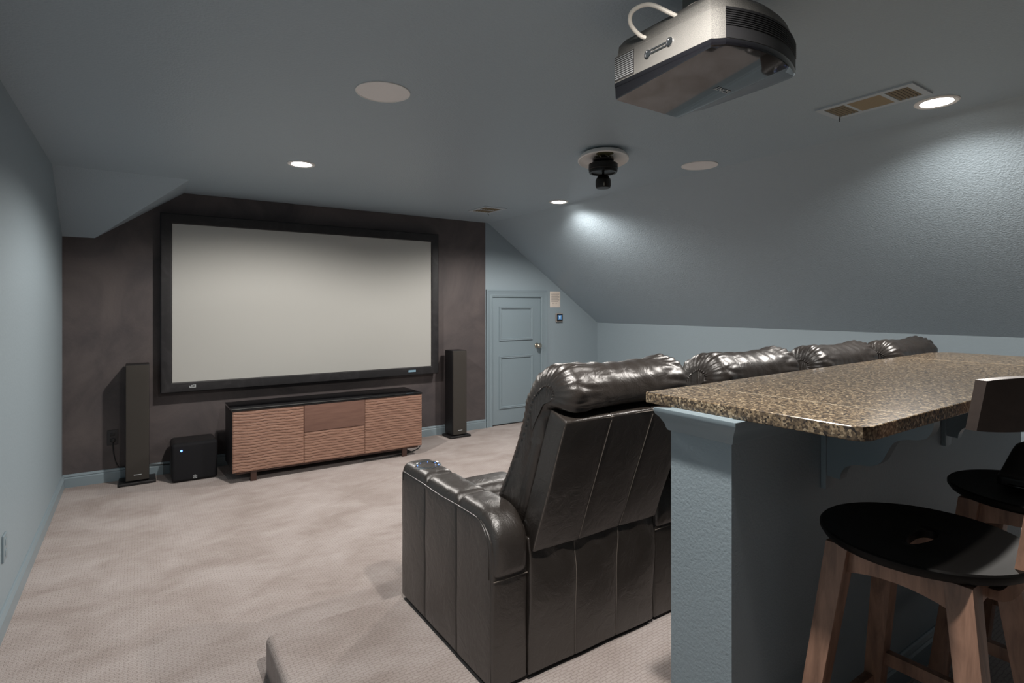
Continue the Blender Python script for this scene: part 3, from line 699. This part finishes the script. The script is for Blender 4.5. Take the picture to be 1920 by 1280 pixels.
# ---------------- recliners ----------------
def ruff(p, a_, f): return a_*noise.noise(Vector(p)*f)
def make_arm(t, s_):
    ah = .612
    xo, xi = .466*s_, .3175*s_; xa, xb = min(xo, xi), max(xo, xi)
    a = thing('armrest', None, None); a.parent = t
    pf = (.004, .0, 0, 0, 0, 0) if s_ < 0 else (0, .004, 0, 0, 0, 0)
    for y0, y1 in ((.0, .2545), (.2525, .5325), (.5305, .775)):
        def fn(p, y0=y0, y1=y1):
            # rear panel corner follows the rounded rear top
            if p.y < .12 and p.z > .44:
                c = Vector((0, .105, .50)); d_ = p.y-.105; lim = math.sqrt(max(0, .105**2-min(.105, max(0, p.z-.47))**2)) if p.z > .47 else .105
                if d_ < -lim: p = Vector((p.x, .105-lim, p.z))
            return p+Vector((ruff((p.x, p.y, p.z), .003, 7), 0, 0))
        bm = bmesh.new(); rbox(bm, xa, xb, y0, y1, .012, .575, .012, (3, 6, 20), 3, pf, fn)
        finish('arm_panel', bm, m_leather, a, angle=70)
    # padded top in three pieces: rear one rolls over the back of the arm
    xm = (xa+xb)/2; hw = .0725
    def section(p, nn, crown=.016, k=1.0):
        pts_ = []
        for i in range(25):
            u = -1+2*i/24; wv = hw*k
            xx = wv*math.sin(u*math.pi/2)*(1.03)
            hh = (crown*(1-abs(xx/wv/1.03)**4)+.022*(1-min(1, abs(xx/wv/1.03))**12))*k
            pts_.append(p+Vector((xx, 0, 0))+nn*(hh-.022))
        pts_.append(p+Vector((hw*.9, 0, 0))-nn*.035); pts_.append(p-Vector((hw*.9, 0, 0))-nn*.035)
        return pts_
    def padseg(path, name, mat_=m_leather):
        n_ = len(path); rs = []
        L_ = [0]
        for i in range(1, n_): L_.append(L_[-1]+(path[i]-path[i-1]).length)
        for i, p in enumerate(path):
            tt = (path[min(i+1, n_-1)]-path[max(i-1, 0)]).normalized(); nn = Vector((0, -tt.z, tt.y))
            if nn.z < -.01: nn = -nn
            e_ = min(L_[i], L_[-1]-L_[i]); k = 1-(1-min(1, e_/.03))**2.2
            cr = .006+.014*k+.004*math.sin(i*.9)*0
            rs.append([q-nn*(.013*(1-k)) for q in section(p, nn, cr, .985+.015*k)])
        bm = bmesh.new(); rings(bm, rs); finish(name, bm, mat_, a, angle=60)
        pth = []
        for i, p in enumerate(path):
            tt = (path[min(i+1, n_-1)]-path[max(i-1, 0)]).normalized(); nn = Vector((0, -tt.z, tt.y))
            if nn.z < -.01: nn = -nn
            pth.append(p+nn*(-.020)+Vector((s_*(hw+.0035), 0, 0)))
        bm = bmesh.new(); tube(bm, pth, .0024, 8); finish('piping', bm, mat_, a)
    zt = ah-.018
    c_ = Vector((xm, .118, zt-.118)); R_ = .118
    path = [Vector((xm, 0, .385+.02*i)) for i in range(5)]
    path += [c_+Vector((0, -R_*math.cos(q), R_*math.sin(q))) for q in [i*math.pi/2/12 for i in range(13)]]
    path += [Vector((xm, y_, zt)) for y_ in [.13+(.2515-.13)*i/9 for i in range(1, 10)]]
    padseg(path, 'arm_pad')
    padseg([Vector((xm, .2535+(.5315-.2535)*i/16, zt-.004*math.sin(math.pi*i/16))) for i in range(17)], 'arm_pad')
    Rf = .03
    path = [Vector((xm, .5335+(.745-.5335)*i/14, zt)) for i in range(15)]
    path += [Vector((xm, .745, zt-Rf))+Vector((0, Rf*math.sin(q), Rf*math.cos(q))) for q in [i*math.pi/2/6 for i in range(1, 7)]] + [Vector((xm, .775, zt-.06))]
    padseg(path, 'arm_pad')
    cup = bmesh.new(); lathe(cup, [(.044, -.006), (.048, .0), (.054, .003), (.058, .0), (.058, -.03)], (xm, .655, ah+.003), 40, False)
    tag(finish('cup_holder', cup, m_chrome, a), 'chrome cup holder ring')
    cup = bmesh.new(); lathe(cup, [(.0465, -.001), (.045, -.006), (.001, -.007)], (xm, .655, ah+.003), 32, False); finish('cup_well', cup, m_blackmetal, a)
    for i in range(16):
        q = 2*math.pi*i/16
        if i % 2: cup = bmesh.new(); bmesh.ops.create_icosphere(cup, subdivisions=1, radius=.0016, matrix=Matrix.Translation((xm+.0455*math.cos(q), .655+.0455*math.sin(q), ah+.002))); tag(finish('cup_light', cup, m_led, a), 'small blue light')
    cup = bmesh.new(); rbox(cup, xm-.016, xm+.016, .742, .756, ah-.009, ah+.001, .004, (2, 1, 1), 2); tag(finish('control_button', cup, m_chrome, a), 'small metal control button')
    # light stitching along the rear pad seam
    st = bmesh.new(); tube(st, [(xa+.004, -.0035, .383), (xb-.004, -.0035, .383)], .0016, 6); finish('stitching', st, m_stitch, a)
    st = bmesh.new(); pth = [Vector((xo*1.001, .012, .02+.03*i)) for i in range(15)]
    tube(st, pth, .0022, 6); finish('piping', st, m_leather, a)
def make_chair(label):
    t = thing('theater_recliner', label, 'recliner', (0, 0, 0), 0, 'row of black leather theater recliners')
    ah = .612
    bm = bmesh.new(); box(bm, -.455, .312, .01, .75, 0, .03); tag(finish('base', bm, m_dark, t, smooth=False), 'dark underside frame')
    make_arm(t, -1)
    # lower back apron
    def fl(p):
        q = Vector(p); k = max(0, (p.z-.12)/.35)
        q.y += -.012*math.sin(min(1, k)*2.4)*.6+ruff((p.x*1.5, 0, p.z*1.2), .010, 4.5)*min(1, k+.3)
        if p.z > .3: q.y += .006*math.sin(p.x*45+p.z*30)*(p.z-.3)/.15
        return q
    for x0, x1 in ((-.318, -.1055), (-.1075, .1055), (.1035, .318)):
        bm = bmesh.new(); rbox(bm, x0, x1, -.006, .03, .018, .50, .006, (10, 1, 22), 2, (0, 0, .004, 0, 0, 0), fl)
        finish('lower_back_panel', bm, m_leather, t, angle=60)
    for x_ in (-.1065, .1045): bm = bmesh.new(); tube(bm, [fl(Vector((x_, -.0065, .03+.02*i))) for i in range(22)], .0013, 5); finish('stitching', bm, m_stitch, t)
    # tilted upper back shell
    tilt = math.radians(20.3)
    def tl(p):
        p = Vector(p); q = Matrix.Rotation(tilt, 3, 'X') @ Vector((p.x, p.y, p.z)); return Vector((q.x, q.y-.022, q.z+.452))
    LB = .522
    for x0, x1 in ((-.312, -.103), (-.105, .105), (.103, .312)):
        bm = bmesh.new(); rbox(bm, x0, x1, 0, .088, 0, LB, .008, (8, 3, 20), 3, (0, 0, .003, 0, 0, .002), lambda p: tl(p+Vector((0, ruff((p.x, 0, p.z), .004, 6), 0))))
        finish('back_panel', bm, m_leather, t, angle=60)
    for x_ in (-.104, .104): bm = bmesh.new(); tube(bm, [tl((x_, -.0006, .012+.0245*i)) for i in range(21)], .0014, 5); finish('stitching', bm, m_stitch, t)
    bm = bmesh.new(); tube(bm, [tl((-.30+.6*i/20, .0015, LB-.006)) for i in range(21)], .0016, 5)
    finish('stitching', bm, m_stitch, t); bm = bmesh.new(); tube(bm, [tl((-.3095, .0025, .012+.0245*i)) for i in range(21)], .0012, 5)
    finish('stitching', bm, m_stitch, t)
    # seat cushion and footrest front
    bm = bmesh.new(); rbox(bm, -.318, .318, .16, .60, .16, .455, .04, (14, 14, 4), 5, (0, 0, 0, 0, 0, .012), lambda p: p+Vector((0, 0, ruff((p.x, p.y, 0), .006, 9))))
    finish('seat', bm, m_leather, t, angle=70); bm = bmesh.new(); rbox(bm, -.318, .105, .585, .79, .16, .485, .055, (10, 6, 4), 6, (0, 0, 0, .004, 0, .010))
    finish('seat_front', bm, m_leather, t, angle=70); bm = bmesh.new(); rbox(bm, .103, .318, .585, .79, .16, .485, .055, (6, 6, 4), 6, (0, 0, 0, .004, 0, .010))
    finish('seat_front', bm, m_leather, t, angle=70)
    bm = bmesh.new(); rbox(bm, -.312, .312, .70, .775, .03, .30, .03, (8, 3, 6), 4, (0, 0, 0, .01, 0, 0)); finish('footrest', bm, m_leather, t)
    # back cushion with headrest roll: spine (y,z), front and rear half thickness, lofted along x with gathered ends
    prof_ = [(.285, .425), (.262, .50), (.212, .61), (.158, .70), (.108, .79), (.080, .87), (.066, .93), (.050, .985), (.020, 1.04), (-.03, 1.090), (-.08, 1.113), (-.125, 1.117),
             (-.168, 1.100), (-.202, 1.066), (-.212, 1.02), (-.206, .985), (-.178, .966), (-.14, .968), (-.112, .965), (-.085, .90), (-.05, .80), (-.01, .69), (.03, .58), (.07, .49), (.14, .42), (.22, .41)]
    spn = [(.20, .46), (.165, .50), (.125, .60), (.08, .70), (.04, .79), (.005, .87), (-.02, .93), (-.05, .98), (-.07, 1.0), (-.08, 1.02), (-.09, 1.03), (-.10, 1.03),
           (-.11, 1.03), (-.12, 1.025), (-.125, 1.02), (-.12, 1.01), (-.11, 1.0), (-.08, .985), (-.06, .95), (-.02, .89), (.01, .79), (.05, .69), (.09, .58), (.12, .49), (.17, .46), (.20, .455)]
    def closed(pts_, k=7):
        n_ = len(pts_); P_ = [Vector((0, a_, b_)) for a_, b_ in pts_]; out_ = []
        for i in range(n_):
            a_, b_, c2, d_ = P_[i-1], P_[i], P_[(i+1) % n_], P_[(i+2) % n_]
            for j in range(k):
                q = j/k; out_.append(.5*((2*b_)+(c2-a_)*q+(2*a_-5*b_+4*c2-d_)*q*q+(3*b_-a_-3*c2+d_)*q**3))
        return out_
    K = 9; A_ = closed(prof_, K); B_ = closed(spn, K); n_ = len(A_)
    arc = [0]
    for i in range(1, n_+1): arc.append(arc[-1]+(A_[i % n_]-A_[i-1]).length)
    HW = .314; rs = []
    rows = []                                   # (side/centre position u, rounding angle, cap fraction)
    for i in range(56): rows.append((-1+2*i/55, None, None))
    def endrows(sg):
        q = [(sg, math.pi/2*k/16, None) for k in range(1, 17)]+[(sg, math.pi/2, k/12) for k in (1, 2, 3)]
        return q
    rows = endrows(-1)[::-1]+rows+endrows(1)
    for (u, ang, cap) in rows:
        ring = []
        for i in range(n_):
            a_, b_ = A_[i], B_[i]; d_ = a_-b_; ln = max(d_.length, 1e-5); dn = d_/ln
            pi_ = i/K                            # profile index 0..26
            head = max(0, min(1, (a_.z-.80)/.15))*(1 if pi_ < 19.5 else 0)
            front = 1 if pi_ < 12 else max(0, 1-(pi_-12)/4)
            if pi_ > 25: front = 1
            R_ = .036+.032*head; s_ = arc[i]; sd = 1 if u > 0 else -1
            if ang is None: x = u*(HW-R_); e = 0
            else: x = sd*(HW-R_+R_*math.sin(ang)); e = R_*(1-math.cos(ang))
            if cap is not None: e = R_+.05*cap*min(1, ln/.06); x = sd*(HW+.004*math.sin(math.pi*2*cap))
            e = min(e, ln*.86)
            au = abs(x)
            ph = noise.noise(Vector((s_*9, 3.1 if sd > 0 else 8.7, 0)))*3.4
            wv = math.sin(s_*(2*math.pi/.026)+ph)
            wg = 0
            if ang is not None: wg = math.sin(min(ang, 1.45))**2 if cap is None else math.exp(-(cap/.22)**2)
            elif au > HW-.14: wg = .0
            ga = .0048*wg*(front*.9+.12)*wv
            fold = 0
            if ang is None or cap is None:
                fade = math.exp(-max(0, (HW-R_)-au)/.085)*(1-wg*.6)
                nn_ = noise.noise(Vector((au*5, s_*30, 1 if sd > 0 else 2)))
                fold = head*(.013*fade*(abs(nn_)*1.7-.35)+.0055*noise.noise(Vector((x*24+a_.z*8, s_*6, 4)))*(1 if a_.y > -.19 else .6))
                fold += (1-head)*.004*noise.noise(Vector((x*8, s_*10, 9)))*(1 if pi_ < 12 else .2)
            crest = head*(-.006*math.cos(x*10))
            off = ga+fold+crest
            if ang is not None: off *= max(.0, math.cos(ang))*.7+.3
            p = a_-dn*e+dn*off*min(1, (ln-e)/ln*2)
            if cap is not None:
                x += sd*(ga*1.3-.0035*math.exp(-((cap-.16)/.06)**2)*front)
                x += sd*.0008*noise.noise(Vector((a_.y*14, a_.z*10, cap*2)))
                if cap > .2: x = sd*HW
            ring.append(Vector((x, p.y, p.z)))
        rs.append(ring)
    bm = bmesh.new(); rings(bm, rs); bmesh.ops.triangulate(bm, faces=[f for f in bm.faces if len(f.verts) > 4]); finish('back_cushion', bm, m_leather, t, angle=75)
    return t
c1_ = make_chair('nearest black leather recliner at the platform edge, side arm and back panel in view')
CX = [1.455, 2.25, 3.045, 3.85]
c1_.location = (CX[0], 1.59, ZP)
for x_, lb in zip(CX[1:], ('second black recliner from the left, its headrest behind the bar corner', 'third black recliner from the left, between two others behind the bar', 'farthest black recliner, last headrest of the row near the sloped wall')):
    c = copy_tree(c1_); c.location = (x_, 1.59, ZP); c['label'] = lb
    if x_ == CX[-1]: make_arm(c, 1)
